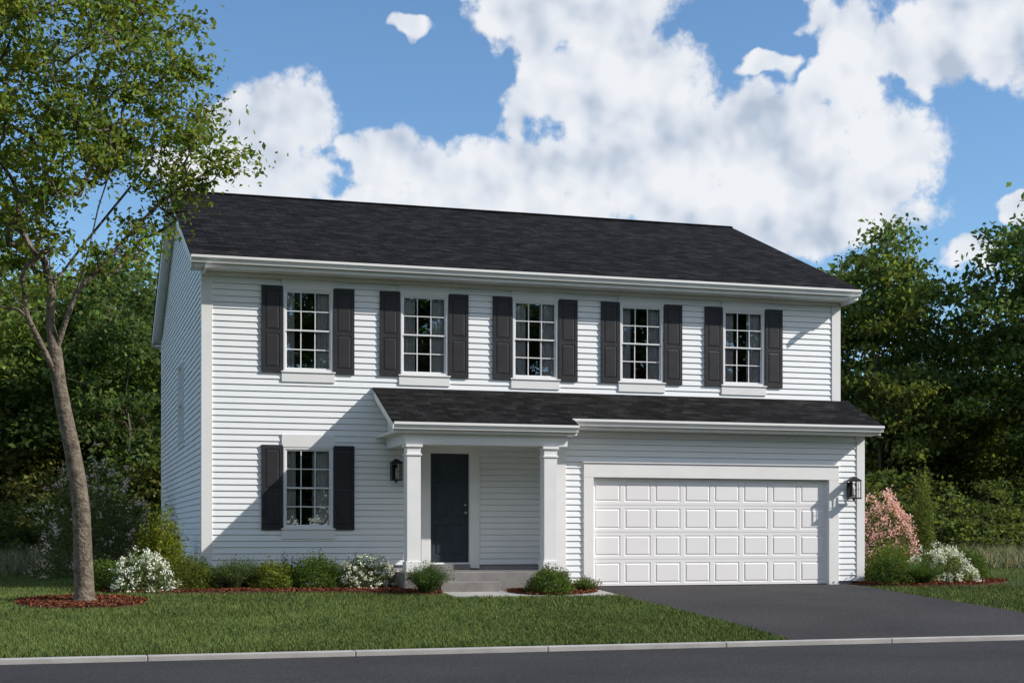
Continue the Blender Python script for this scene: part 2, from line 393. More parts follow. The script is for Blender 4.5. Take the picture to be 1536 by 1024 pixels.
mb.lathe(0, 0, [(0, 0), (.03, 0), (.03, .008), (.012, .012), (.012, .04), (.028, .05), (.03, .065), (.02, .078), (0, .08)], 14)
k = mb.build('door_knob', M_brass, house, smooth=True); k.rotation_euler = (math.radians(90), 0, 0); k.location = (4.955, .02, 1.42)
mb = MB(); mb.lathe(0, 0, [(0, 0), (.027, 0), (.027, .012), (0, .014)], 14)
k = mb.build('deadbolt', M_brass, house, smooth=True); k.rotation_euler = (math.radians(90), 0, 0); k.location = (4.955, .02, 1.57)
mb = MB()
cw = (gdoor[1]-gdoor[0])/8; rh = (gdoor[3]-.015)/4
for r in range(4):
    for c in range(8):
        panel(mb, FG, (gdoor[0]+c*cw, gdoor[0]+(c+1)*cw, .012+r*rh+.003, .012+(r+1)*rh-.003), (.045, .045, .06, .06), -.06, .011, .014, .03, .002)
    FG.box(mb, gdoor[0], gdoor[1], -.10, -.068, .012+r*rh, .012+(r+1)*rh)
mb.build('garage_door', M_gar, house)
mb = MB(); FG.box(mb, gdoor[0], gdoor[1], -.065, -.05, .012, .028)
mb.build('garage_door_seal', M_metal, house)
mbf, mbg, mbi, mbc, mbs = MB(), MB(), MB(), MB(), MB()
def window(fr, w, cols=3, rows=2, seed=0, curtains=True):
    u0, u1, z0, z1 = w; zm = (z0+z1)/2
    f = .038
    fr.box(mbf, u0, u0+f, -.07, .028, z0, z1); fr.box(mbf, u1-f, u1, -.07, .028, z0, z1)
    fr.box(mbf, u0+f, u1-f, -.07, .027, z1-f, z1); fr.box(mbf, u0+f, u1-f, -.07, .027, z0, z0+f)
    for (a, b, o) in ((z0+f, zm+.016, -.030), (zm-.016, z1-f, -.003)):
        s = .028; ua, ub = u0+f, u1-f
        fr.box(mbf, ua, ua+s, o-.012, o+.012, a, b); fr.box(mbf, ub-s, ub, o-.012, o+.012, a, b)
        fr.box(mbf, ua+s, ub-s, o-.013, o+.013, a, a+s); fr.box(mbf, ua+s, ub-s, o-.013, o+.013, b-s, b)
        gu0, gu1, ga, gb = ua+s, ub-s, a+s, b-s
        mbg.quad(fr.P(gu0, o, ga), fr.P(gu1, o, ga), fr.P(gu1, o, gb), fr.P(gu0, o, gb))
        for c in range(1, cols):
            uc = gu0+(gu1-gu0)*c/cols; fr.box(mbf, uc-.0095, uc+.0095, o-.006, o+.008, ga, gb)
        for r in range(1, rows):
            zc = ga+(gb-ga)*r/rows; fr.box(mbf, gu0, gu1, o-.007, o+.009, zc-.0095, zc+.0095)
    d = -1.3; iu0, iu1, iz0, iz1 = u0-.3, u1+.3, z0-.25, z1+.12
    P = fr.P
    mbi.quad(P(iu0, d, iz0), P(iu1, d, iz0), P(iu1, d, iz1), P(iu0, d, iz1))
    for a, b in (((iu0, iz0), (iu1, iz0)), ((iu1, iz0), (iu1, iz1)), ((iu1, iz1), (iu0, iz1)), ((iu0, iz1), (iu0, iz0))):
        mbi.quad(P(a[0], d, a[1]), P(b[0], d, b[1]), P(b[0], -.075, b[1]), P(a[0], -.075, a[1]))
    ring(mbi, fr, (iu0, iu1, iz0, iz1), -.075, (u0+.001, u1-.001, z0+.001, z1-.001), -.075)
    if curtains:
        r = np.random.default_rng(seed)
        wL, wR = .14+.10*r.random(), .20+.10*r.random()
        for s0, s1 in ((u0-.02, u0+.07+wL), (u1-.07-wR, u1+.02)):
            n = 40; ph = r.random()*6
            pts = [(s0+(s1-s0)*k/n, -.092+.014*math.sin(ph+k*1.05)+.007*math.sin(k*2.3+ph)) for k in range(n+1)]
            for k in range(n):
                mbc.quad(P(pts[k][0], pts[k][1], z0-.2), P(pts[k+1][0], pts[k+1][1], z0-.2), P(pts[k+1][0], pts[k+1][1], z1+.02), P(pts[k][0], pts[k][1], z1+.02))
def shutter(fr, u0, u1, z0, z1):
    fr.box(mbs, u0, u1, .018, .040, z0, z1)
    zc = z0+(z1-z0)*.47
    ring(mbs, fr, (u0, u1, z0, z1), .0405, (u0+.002, u1-.002, z0+.002, z1-.002), .05)
    r = (u0+.002, u1-.002)
    panel(mbs, fr, (r[0], r[1], z0+.002, zc), (.06, .06, .09, .035), .05, .012, .004, .03, -.002)
    panel(mbs, fr, (r[0], r[1], zc, z1-.002), (.06, .06, .035, .08), .05, .012, .004, .03, -.002)
for i, w in enumerate(wins+[lowwin]):
    window(F, w, seed=i+3)
    zt = w[3]+.04; zb = w[2]-.03
    shutter(F, w[0]-.405, w[0]-.012, zb, zt); shutter(F, w[1]+.012, w[1]+.405, zb, zt)
window(FLo, sidewin, 2, 2, curtains=False)
mbf.build('window_frames', M_sash, house, bevel=.002); mbg.build('window_glass', M_glass, house)
mbi.build('room_interiors', M_dark, house); mbc.build('curtains', M_curt, house, smooth=False); mbs.build('shutters', M_shut, house)
mb = MB(); mb.box(.05, W-.05, 1.5, DEP-.05, -.2, 5.75); mb.build('inner_walls', M_dark, house)
mb = MB(); mb.box(6.52, W-.04, GP+.12, -.02, 2.12, 3.1); mb.box(7.22, 12.17, GP+.11, .0, .0, 2.1); mb.build('garage_inner', M_dark, house)
M_candle = noise_mat('candle_sleeve', (.7, .66, .55), (.75, .7, .6), 4)
def lantern(x, y, z, s=1.0):
    e = empty('wall_lantern', (x, y, z))
    mb = MB(); w = .085*s; h = .14*s
    cy = -.14*s
    mb.box(-.05*s, .05*s, -.022, 0, -.13*s, .13*s)
    mb.box(-.012*s, .012*s, cy, -.02, .195*s, .22*s)
    mb.box(-.012*s, .012*s, -.05*s, -.02, .08*s, .2*s)
    for sx in (-1, 1):
        for sy in (-1, 1):
            mb.box(sx*w-.008, sx*w+.008, cy+sy*w-.008, cy+sy*w+.008, -h, h)
    mb.box(-w-.012, w+.012, cy-w-.012, cy+w+.012, -h-.025*s, -h)
    mb.box(-w-.012, w+.012, cy-w-.012, cy+w+.012, h, h+.015*s)
    i = len(mb.v); q = w+.02
    mb.v += [(-q, cy-q, h+.015*s), (q, cy-q, h+.015*s), (q, cy+q, h+.015*s), (-q, cy+q, h+.015*s), (-.02, cy-.02, h+.085*s), (.02, cy-.02, h+.085*s), (.02, cy+.02, h+.085*s), (-.02, cy+.02, h+.085*s)]
    mb.f += [(i,i+1,i+5,i+4),(i+1,i+2,i+6,i+5),(i+2,i+3,i+7,i+6),(i+3,i,i+4,i+7),(i+4,i+5,i+6,i+7)]
    mb.lathe(0, cy, [(.0, -h-.07*s), (.014, -h-.06*s), (.02, -h-.04*s), (.035, -h-.025*s)], 10)
    for sx in (-1, 1):
        mb.box(sx*w-.004, sx*w+.004, cy-.004, cy+.004, -h, h)
    mb.box(-.004, .004, cy-w-.004, cy-w+.004, -h, h)
    mb.box(-w, w, cy-w-.003, cy-w+.003, -.004, .004)
    mb.build('lantern_body', M_metal, e, bevel=.002)
    mb = MB(); mb.lathe(0, cy, [(.0, -h), (.016, -h), (.016, .01), (.01, .02), (.012, .05), (0, .075)], 10); mb.build('lantern_bulb', M_candle, e, smooth=True)
lantern(3.56, -.03, 2.19, 1.05)
lantern(12.66, GP-.035, 1.90, 1.15)
# ------------------------------------------------------------------ vegetation
def rand_dirs(n, up=.0):
    v = rng.normal(size=(n, 3)); v[:, 2] += up
    return v/np.linalg.norm(v, axis=1)[:, None]
def leaf_quads(cen, size, up=.6, aspect=.55):
    n = len(cen)
    nrm = rand_dirs(n, up)
    t = rand_dirs(n); u = np.cross(nrm, t); u /= np.linalg.norm(u, axis=1)[:, None]+1e-9
    v = np.cross(nrm, u)
    s = (size*(.6+.8*rng.random(n)))[:, None] if np.isscalar(size) else size[:, None]
    droop = np.array([0, 0, -1.0])*s*.12
    out = np.empty((n, 4, 3))
    out[:, 0] = cen-u*s*.5; out[:, 1] = cen-v*s*aspect*.5+nrm*s*.06; out[:, 2] = cen+u*s*.5+droop; out[:, 3] = cen+v*s*aspect*.5+nrm*s*.06
    return out.reshape(-1, 3)
def vary(base, n, amt=.25, hue=.12):
    b = np.array(base)[None, :]*np.ones((n, 1))
    b = b*(1+amt*rng.normal(size=(n, 1)))
    h = hue*rng.normal(size=n); b[:, 0] *= 1+h; b[:, 2] *= 1-h*.5
    return np.clip(b, .004, 1)
class Skel:
    def __init__(s, p0): s.pos = [np.array(p0, float)]; s.par = [-1]; s.minr = {}
    def path(s, parent, pts):
        idx = parent
        for p in pts:
            s.pos.append(np.array(p, float)); s.par.append(idx); idx = len(s.pos)-1
        return idx
    def attach(s, tgt, seg=.4, zmin=0, curve=.35, jit=.04):
        P = np.array(s.pos); d = np.linalg.norm(P-tgt, axis=1)
        hd = np.linalg.norm(P[:, :2]-tgt[:2], axis=1)
        cost = d+1.5*np.maximum(0, P[:, 2]-(tgt[2]-.35*hd)) + 100*(P[:, 2] < zmin)
        i = int(np.argmin(cost)); p = P[i]; L = d[i]
        if s.par[i] >= 0: pd = p-P[s.par[i]]; pd = pd/(np.linalg.norm(pd)+1e-9)
        else: pd = np.array([0, 0, 1.])
        c = p+pd*L*curve*.6+np.array([0, 0, L*.12])
        n = max(2, int(L/seg)); pts = []
        for k in range(1, n+1):
            t = k/n; q = (1-t)**2*p+2*t*(1-t)*c+t*t*tgt
            if k < n: q = q+rng.normal(size=3)*jit*min(1, L)
            pts.append(q)
        return s.path(i, pts)
    def radii(s, tip=.006, ex=2.3):
        n = len(s.pos); acc = np.zeros(n)
        r = np.zeros(n)
        for i in range(n-1, -1, -1):
            r[i] = max(tip, acc[i]**(1/ex)) if acc[i] > 0 else tip
            if i in s.minr: r[i] = max(r[i], s.minr[i])
            if s.par[i] >= 0: acc[s.par[i]] += (r[i]*.995)**ex
        return r
    def mesh(s, name, mat, tip=.006, ex=2.3, sides=8, rmin=0, rscale=1.0, flare=1.0):
        r = s.radii(tip, ex)*rscale; n = len(s.pos); P = np.array(s.pos)
        main = [-1]*n
        for i in range(1, n):
            p = s.par[i]
            if main[p] < 0 or r[i] > r[main[p]]: main[p] = i
        V = []; Fc = []
        def addring(c, d, rad, sd):
            d = d/(np.linalg.norm(d)+1e-9)
            a = np.cross(d, [0.03, 1, 0.01]); a /= np.linalg.norm(a)+1e-9; b = np.cross(d, a)
            i0 = len(V)
            for k in range(sd):
                t = 2*math.pi*k/sd; V.append(tuple(c+rad*(a*math.cos(t)+b*math.sin(t))))
            return i0
        rings = {}
        def ringof(i, sd):
            if (i, sd) in rings: return rings[(i, sd)]
            din = P[i]-P[s.par[i]] if s.par[i] >= 0 else np.zeros(3)
            dout = P[main[i]]-P[i] if main[i] >= 0 else din
            d = din/(np.linalg.norm(din)+1e-9)+dout/(np.linalg.norm(dout)+1e-9)
            rad = r[i]*(flare if s.par[i] < 0 else 1)
            rings[(i, sd)] = addring(P[i], d, rad, sd); return rings[(i, sd)]
        for i in range(1, n):
            if r[i] < rmin: continue
            p = s.par[i]; sd = sides if r[i] > .03 else 4
            if main[p] == i: a = ringof(p, sd)
            else: a = addring(P[p], P[i]-P[p], min(r[i]*1.15, r[p]), sd)
            b = ringof(i, sd)
            for k in range(sd): Fc.append((a+k, a+(k+1) % sd, b+(k+1) % sd, b+k))
        me = bpy.data.meshes.new(name); me.from_pydata(V, [], Fc); me.update(); me.materials.append(mat)
        for pl in me.polygons: pl.use_smooth = True
        return me
tree = empty('maple_tree', (-2.11, -3.16, float(gz(-3.16))-.02))
sk = Skel((0, 0, 0))
trunk = [(0, 0, .12), (-.01, 0, .4), (-.03, 0, .9), (-.05, .0, 1.5), (-.11, .02, 2.0), (-.2, .03, 2.5), (-.31, .03, 3.05), (-.39, .02, 3.5), (-.44, 0, 3.95)]
fk = sk.path(0, trunk); tr_idx = list(range(1, fk+1))
for k, i in enumerate(tr_idx): sk.minr[i] = .156-.0066*k
sk.minr[0] = .18
l1 = sk.path(fk, [(-.52, .05, 4.4), (-.5, .12, 5.0), (-.55, .2, 5.7), (-.62, .2, 6.4), (-.6, .1, 7.2), (-.55, .0, 8.1), (-.5, 0, 9.2)])
l2 = sk.path(fk, [(-.3, -.1, 4.4), (-.12, -.2, 4.9), (.05, -.3, 5.5), (.2, -.35, 6.2), (.45, -.4, 7.0), (.6, -.4, 7.9), (.7, -.3, 8.8)])
l3 = sk.path(fk-1, [(-.62, -.15, 4.0), (-.85, -.3, 4.45), (-1.15, -.4, 5.0), (-1.5, -.5, 5.6), (-1.85, -.5, 6.4)])
l4 = sk.path(fk+2, [(-.2, .5, 5.5), (.2, .8, 6.1), (.7, 1.0, 6.8), (1.1, 1.2, 7.4)])
l5 = sk.path(fk+9, [(.3, -.1, 5.4), (.75, -.05, 5.95), (1.2, .0, 6.45), (1.6, .0, 6.75), (2.0, -.05, 7.0), (2.4, -.1, 7.2)])
tg = []
while len(tg) < 330:
    p = rng.uniform(-1, 1, 3)
    q = np.linalg.norm(p)
    if q > 1 or q < .25: continue
    if rng.random() > .35+.65*q: continue
    c = np.array([-.45, 0, 7.9])+p*np.array([2.4, 2.0, 3.0])
    if c[2] < 5.4 and rng.random() < .7: continue
    if c[2] < 6.7 and c[0] > -.3 and rng.random() < .6: continue
    tg.append(c)
for c in [(2.45, -.1, 7.25), (2.25, .2, 7.35), (2.1, -.3, 6.95), (1.8, 0, 6.75), (1.95, .2, 7.2), (1.5, -.2, 6.9), (1.65, .1, 6.6), (2.3, -.2, 7.0), (1.3, .1, 6.4), (-1.3, -.3, 4.6), (-1.0, .3, 4.3), (-1.6, 0, 4.9), (-1.7, -.4, 4.2), (-1.35, .2, 3.75), (-1.9, .3, 4.5), (-.9, -.2, 4.9)]:
    tg.append(np.array(c))
tg.sort(key=lambda c: np.linalg.norm(c-np.array([-.4, 0, 5])))
cen = []
for c in tg:
    tip_i = sk.attach(c, .28, zmin=3.6)
    n = rng.integers(35, 135); s = rng.uniform(.12, .27)
    d = rng.normal(size=(n, 3))*np.array([s, s, s*.5])
    cen.append(c+d)
    for _ in range(4):
        sk.path(tip_i, [c+np.clip(rng.normal(size=3), -1.1, 1.1)*s*np.array([1, 1, .6])])
cen = np.concatenate(cen)
me = sk.mesh('trunk_and_branches', M_bark, tip=.0042, ex=2.2, sides=12, flare=1.35)
link(bpy.data.objects.new('trunk_and_branches', me), tree)
cl = vary((.175, .225, .045), len(cen), .22, .15)
me = fast_mesh('leaves', leaf_quads(cen, .10), 4, M_leaf, cl)
link(bpy.data.objects.new('leaves', me), tree)
def bg_tree(name, H, rx, zc, rz, base, nclump, nleaf, leaf, sig, seed, col_amt=.25):
    global rng
    old = rng; rng = np.random.default_rng(seed)
    s = Skel((0, 0, 0))
    pts = [(0, 0, .3)]; x = y = 0
    for k in range(1, 11):
        x += rng.normal()*.12; y += rng.normal()*.12; pts.append((x, y, .3+k*(H*.86-.3)/10))
    s.path(0, pts)
    P0 = np.array([0, 0, zc]); tg = []
    while len(tg) < nclump:
        p = rng.uniform(-1, 1, 3); q = np.linalg.norm(p)
        if q > 1 or q < .3: continue
        th = math.atan2(p[1], p[0]); lob = 1+.22*math.sin(3*th+seed)+.15*math.sin(5*th+2*seed+p[2]*3)+.12*math.sin(9*p[2]+seed)
        tg.append(P0+p*np.array([rx*lob, rx*lob, rz]))
    tg.sort(key=lambda c: np.linalg.norm(c-P0))
    cen = []; cc = []
    for c in tg:
        s.attach(c, .8, zmin=1.2, jit=.08)
        n = int(nleaf*rng.uniform(.4, 1.5)); sg = sig*rng.uniform(.6, 1.3)
        cen.append(c+rng.normal(size=(n, 3))*np.array([sg, sg, sg*.45]))
        tone = rng.uniform(.7, 1.35)
        cc.append(vary(np.array(base)*tone, n, col_amt, .1))
    cen = np.concatenate(cen); cc = np.concatenate(cc)
    m1 = s.mesh(name+'_wood', M_bark2, tip=.012, ex=2.1, sides=7, rmin=.0)
    m2 = fast_mesh(name+'_leaves', leaf_quads(cen, leaf, up=1.0, aspect=.65), 4, M_leaf_far, cc)
    rng = old
    return (m1, m2)
TA = bg_tree('tree_a', 11, 3.0, 7.0, 4.1, (.14, .19, .06), 135, 110, .20, .40, 11)
TB = bg_tree('tree_b', 11, 3.4, 6.6, 4.4, (.115, .165, .06), 150, 110, .20, .43, 22)
TC = bg_tree('tree_c', 12, 2.6, 7.2, 4.8, (.155, .19, .055), 135, 105, .20, .38, 33)
BU = bg_tree('bush_a', 3.0, 1.7, 1.5, 1.5, (.12, .155, .055), 60, 110, .15, .3, 44)
BV = bg_tree('bush_b', 3.4, 1.5, 1.6, 1.7, (.18, .19, .065), 55, 110, .14, .28, 55)
def place(tpl, name, x, y, s, rot, parent=None, sz=None):
    e = empty(name, (x, y, -.05)) if parent is None else parent
    for m, nm in zip(tpl, ('trunk', 'leaves')):
        o = bpy.data.objects.new(nm, m); link(o, e)
        if parent is not None: o.location = (x, y, -.05)
        o.scale = (s, s, sz or s); o.rotation_euler = (0, 0, rot)
    return e
forest = empty('distant_woodland')
T = [TA, TB, TC]; B = [BU, BV]
r2 = np.random.default_rng(5)
place(TB, 'deciduous_tree', 26.4, 20.5, 1.0, .4, sz=1.12)
place(TC, 'deciduous_tree', 25.2, 19.0, .88, 2.4, sz=.92)
place(TA, 'deciduous_tree', 31.0, 17.0, 1.05, 2.2, sz=1.02)
place(TB, 'deciduous_tree', 32.8, 17.5, 1.2, 3.9, sz=1.36)
place(TB, 'deciduous_tree', -.8, 17.5, .83, 1.2)
place(TA, 'deciduous_tree', -4.4, 18.5, .88, .3)
for row, (Y, sp) in enumerate(((22.5, 3.8), (29, 4.2), (37, 4.6))):
    X = -14+r2.random()*3
    while X < 48:
        if not (3 < X < 16 and row < 2):
            right = X > 14
            s = (.62+.12*r2.random()) if right else (.74+.12*r2.random())
            s *= (1, 1.05, 1.2)[row]
            place(T[r2.integers(3)], '', X+r2.normal()*.5, Y+r2.normal()*.8, s*1.2, r2.random()*6.3, forest, s)
        X += sp*(.8+.4*r2.random())
for Y, sp, sc in ((15, 2.1, .8), (19, 2.5, 1.25), (25, 2.9, 1.7)):
    X = -10
    while X < 44:
        if not (Y < 22 and 2 < X < 18):
            s = sc*(.75+.5*r2.random())
            place(B[r2.integers(2)], '', X+r2.normal()*.4, Y+r2.normal()*.6, s*1.15, r2.random()*6.3, forest, s)
        X += sp*(.8+.4*r2.random())
far = empty('woodland_across_street')
for Y in (-55,):
    X = -60
    while X < 60:
        s = 1.35+.55*r2.random()
        place(T[r2.integers(3)], '', X, Y+r2.normal()*1.5, s*1.1, r2.random()*6.3, far, s)
        X += 5.0*(.8+.4*r2.random())
X = -60  # unseen undergrowth, added to block bright sky in the window reflections
while X < 60:
    s = 1.7+.7*r2.random()
    place(B[r2.integers(2)], '', X, -50+r2.normal(), s*1.3, r2.random()*6.3, far, s)
    X += 4.2*(.8+.4*r2.random())
def shrub(name, x, y, rx, h, base, n=3500, leaf=.045, flower=None, ff=0., lobes=.15, ry=None, fs=None, up=.7, z0=0, shell=.55, jag=.06):
    ry = ry or rx
    d = rand_dirs(n); d[:, 2] = np.abs(d[:, 2])*1.0-.12
    th = np.arctan2(d[:, 1], d[:, 0]); ph = rng.random(4)*6.3
    lob = 1+lobes*(np.sin(3*th+ph[0]+d[:, 2]*4)+.7*np.sin(6*th+ph[1]-d[:, 2]*7)+.5*np.sin(9*th+ph[2]+d[:, 2]*11))*.6
    r = (shell+(1-shell)*rng.random(n)**.6)*lob*(1+jag*rng.normal(size=n))
    c = np.stack([d[:, 0]*r*rx, d[:, 1]*r*ry, np.maximum(.01, d[:, 2]*r*h*.98+.08*h)], 1)
    tone = .7+.45*(np.sin(c[:, 0]*17+ph[3])*np.sin(c[:, 1]*15)*np.sin(c[:, 2]*19)*.5+.5)
    col = vary(base, n, .2, .12)*tone[:, None]
    size = leaf*(.6+.8*rng.random(n))
    e = empty(name, (x, y, float(gz(y))+z0))
    k = 0
    if flower is not None:
        k = int(n*ff)
        nc = max(6, k//14); ci = rng.integers(0, n, nc)
        cc = c[ci]; cc = cc/(r[ci][:, None])*1.02*lob[ci][:, None]
        w = rng.integers(0, nc, k); c[:k] = cc[w]+rng.normal(size=(k, 3))*(fs or .03)
        c[:k, 2] = np.maximum(c[:k, 2], .05)
        col[:k] = vary(flower, k, .12, .04); size[:k] = leaf*.8
        me = fast_mesh('blossoms', leaf_quads(c[:k], size[:k], up, .8), 4, M_flower, col[:k]); link(bpy.data.objects.new('blossoms', me), e)
    me = fast_mesh('foliage', leaf_quads(c[k:], size[k:], up), 4, M_leaf, col[k:]); link(bpy.data.objects.new('foliage', me), e)
    s = Skel((0, 0, -.05))
    s.path(0, [(0, 0, .04)])
    for _ in range(16):
        dd = rand_dirs(1, .4)[0]; dd[2] = abs(dd[2])
        s.path(1, [dd*np.array([rx, ry, h])*.4, dd*np.array([rx, ry, h])*.85])
    link(bpy.data.objects.new('stems', s.mesh('stems', M_bark2, tip=.004, sides=5)), e)
    return e
def grassy(name, x, y, r, h, base, n=700, w=.008):
    a = rng.random(n)*6.283; lean = rng.random(n)**.7; L = h*(.7+.5*rng.random(n))
    bx = np.cos(a)*r*.25*rng.random(n); by = np.sin(a)*r*.25*rng.random(n)
    P = []
    for k in range(4):
        t = k/3
        P.append(np.stack([bx+np.cos(a)*lean*r*t**1.3, by+np.sin(a)*lean*r*t**1.3, L*(t-.35*lean*t*t)], 1))
    side = np.stack([-np.sin(a), np.cos(a), 0*a], 1)*w*.5
    ws = [1, .9, .6, .1]; q = []
    for k in range(3):
        f = np.stack([P[k]-side*ws[k], P[k]+side*ws[k], P[k+1]+side*ws[k+1], P[k+1]-side*ws[k+1]], 1); q.append(f)
    q = np.concatenate(q); col = vary(base, len(q), .25, .1)
    e = empty(name, (x, y, float(gz(y))))
    me = fast_mesh('blades', q.reshape(-1, 3), 4, M_leaf, col); link(bpy.data.objects.new('blades', me), e)
    k = n*2; tt = rng.random(k); i = rng.integers(0, n, k)
    c = P[1][i]*(1-tt[:, None])+P[3][i]*tt[:, None]
    me = fast_mesh('leaflets', leaf_quads(c+rng.normal(size=(k, 3))*.012, .032), 4, M_leaf, vary(np.array(base)*1.1, k, .25, .1)); link(bpy.data.objects.new('leaflets', me), e)
    return e
G_md = (.12, .18, .042); G_yl = (.17, .21, .04); G_var = (.19, .235, .11)
WHT = (.74, .75, .66); PNK = (.82, .50, .46)
shrub('green_shrub', -1.75, -.75, .40, .60, G_md, 3600)
shrub('variegated_shrub', -1.10, -1.25, .54, .68, G_var, 5500, .05, WHT, .35, fs=.03)
shrub('boxwood_shrub', -.36, -.95, .52, .64, (.14, .165, .036), 5500, .04)
grassy('feathery_shrub', .42, -.95, .44, .56, (.10, .14, .065), 1300)
shrub('green_shrub', 1.14, -.95, .44, .56, G_yl, 4200, .045, lobes=.25)
shrub('boxwood_shrub', 1.92, -1.0, .48, .68, (.105, .165, .036), 6500, .038)
shrub('white_flowering_shrub', 2.80, -.95, .58, .62, (.13, .17, .065), 6000, .042, WHT, .38, fs=.02)
grassy('feathery_shrub', 3.64, -2.35, .46, .56, (.09, .135, .052), 1300)
grassy('feathery_shrub', .75, -.45, .34, .6, (.09, .14, .055), 500)
grassy('feathery_shrub', 2.3, -.5, .34, .5, (.10, .14, .06), 500)
shrub('green_shrub', 1.5, -.4, .34, .55, (.09, .14, .036), 2500, .045, lobes=.3)
shrub('green_shrub', -.1, -.4, .34, .55, (.09, .14, .036), 2500, .045, lobes=.3)
shrub('boxwood_shrub', 5.80, -2.6, .44, .52, (.105, .16, .036), 6000, .036)
grassy('grass_tuft', 6.60, -2.2, .28, .28, (.12, .165, .055), 600)
shrub('yellow_green_shrub', -.74, -.22, .50, 1.36, (.19, .215, .035), 6500, .06, lobes=.3, jag=.1)
shrub('yellow_green_shrub', -.62, 1.4, .42, 1.1, (.20, .23, .035), 3500, .06, lobes=.3, jag=.1)
shrub('pink_flowering_bush', -1.75, 8.3, 1.35, 2.5, (.14, .16, .07), 12000, .07, (.72, .58, .52), .18, lobes=.3, fs=.05, jag=.1)
shrub('pink_hydrangea_bush', 14.75, 1.2, .76, 1.80, (.13, .15, .06), 9500, .06, PNK, .58, fs=.05, lobes=.12)
shrub('columnar_evergreen', 15.75, 1.2, .27, 2.55, (.15, .19, .055), 7000, .045, lobes=.12, shell=.4)
shrub('green_shrub', 14.15, -.05, .62, .88, (.13, .175, .042), 5500, .05)
shrub('green_shrub', 13.30, -1.45, .48, .62, (.10, .15, .042), 4600, .045)
grassy('feathery_shrub', 13.95, -1.6, .46, .5, (.09, .14, .045), 1100)
shrub('variegated_shrub', 14.75, -1.0, .66, .74, G_var, 7000, .055, WHT, .4, fs=.035)
shrub('green_shrub', 16.3, .4, .5, .75, (.10, .15, .04), 4500, .05)
def inpoly(px, py, poly):
    ins = np.zeros(len(px), bool); n = len(poly)
    for i in range(n):
        x1, y1 = poly[i]; x2, y2 = poly[(i+1) % n]
        c = ((y1 > py) != (y2 > py)) & (px < (x2-x1)*(py-y1)/((y2-y1)+1e-12)+x1); ins ^= c
    return ins
def mulch(name, poly, hgt=.06, dens=900):
    poly = np.array(poly, float)
    for _ in range(3):
        nx = np.roll(poly, -1, 0); poly = np.stack([poly*.75+nx*.25, poly*.25+nx*.75], 1).reshape(-1, 2)
    c = poly.mean(0); n = len(poly); V = []; Fc = []
    for s, h in [(1.0, -.01), (.97, hgt*.5), (.9, hgt), (.5, hgt*1.2)]:
        for p in poly:
            q = c+(p-c)*s; V.append((q[0], q[1], float(gz(q[1]))+h+.004*rng.normal()))
    V.append((c[0], c[1], float(gz(c[1]))+hgt*1.2))
    for j in range(3):
        for k in range(n): Fc.append((j*n+k, j*n+(k+1) % n, (j+1)*n+(k+1) % n, (j+1)*n+k))
    for k in range(n): Fc.append((3*n+k, 3*n+(k+1) % n, 4*n))
    e = empty(name)
    me = bpy.data.meshes.new('mulch_surface'); me.from_pydata(V, [], Fc); me.update(); me.materials.append(M_mulch)
    link(bpy.data.objects.new('mulch_surface', me), e)
    lo, hi = poly.min(0), poly.max(0); m = int(dens*np.prod(hi-lo))
    px = rng.uniform(lo[0]-.03, hi[0]+.03, m); py = rng.uniform(lo[1]-.03, hi[1]+.03, m); k = inpoly(px, py, poly); px, py = px[k], py[k]
    cc = np.stack([px, py, gz(py)+hgt*1.05+.015*rng.random(len(px))], 1)
    me = fast_mesh('mulch_chips', leaf_quads(cc, .06, 1.5, .35), 4, M_blade, vary((.18, .065, .035), len(cc), .45, .1)); link(bpy.data.objects.new('mulch_chips', me), e)
    return poly
BED1 = mulch('mulch_bed', [(-2.0, -.2), (-1.9, -1.5), (-.9, -1.85), (1.5, -1.75), (3.2, -2.3), (3.8, -2.75), (3.95, -2.2), (3.9, -1.8), (3.3, -1.7), (3.3, -.05), (0, -.05), (-1, 3.5), (-1.8, 3)], .05)
BED2 = mulch('mulch_bed', [(5.1, -1.85), (5.1, -2.6), (5.5, -3.05), (6.3, -2.95), (6.9, -2.4), (6.92, -1.1), (6.5, -1.02), (6.4, -1.8)], .05)
BED3 = mulch('mulch_bed', [(12.55, -1.0), (12.7, -1.8), (13.9, -2.15), (15.4, -1.9), (16.9, -.5), (16.8, 1.8), (14, 2.2), (13.1, 1.5), (13.02, -.9)], .05)
a = np.linspace(0, 2*np.pi, 22, endpoint=False)
RNG = mulch('mulch_ring', np.stack([-2.15+1.02*np.cos(a)*(1+.05*np.sin(3*a)), -3.16+1.02*np.sin(a)], 1), .05, 1200)
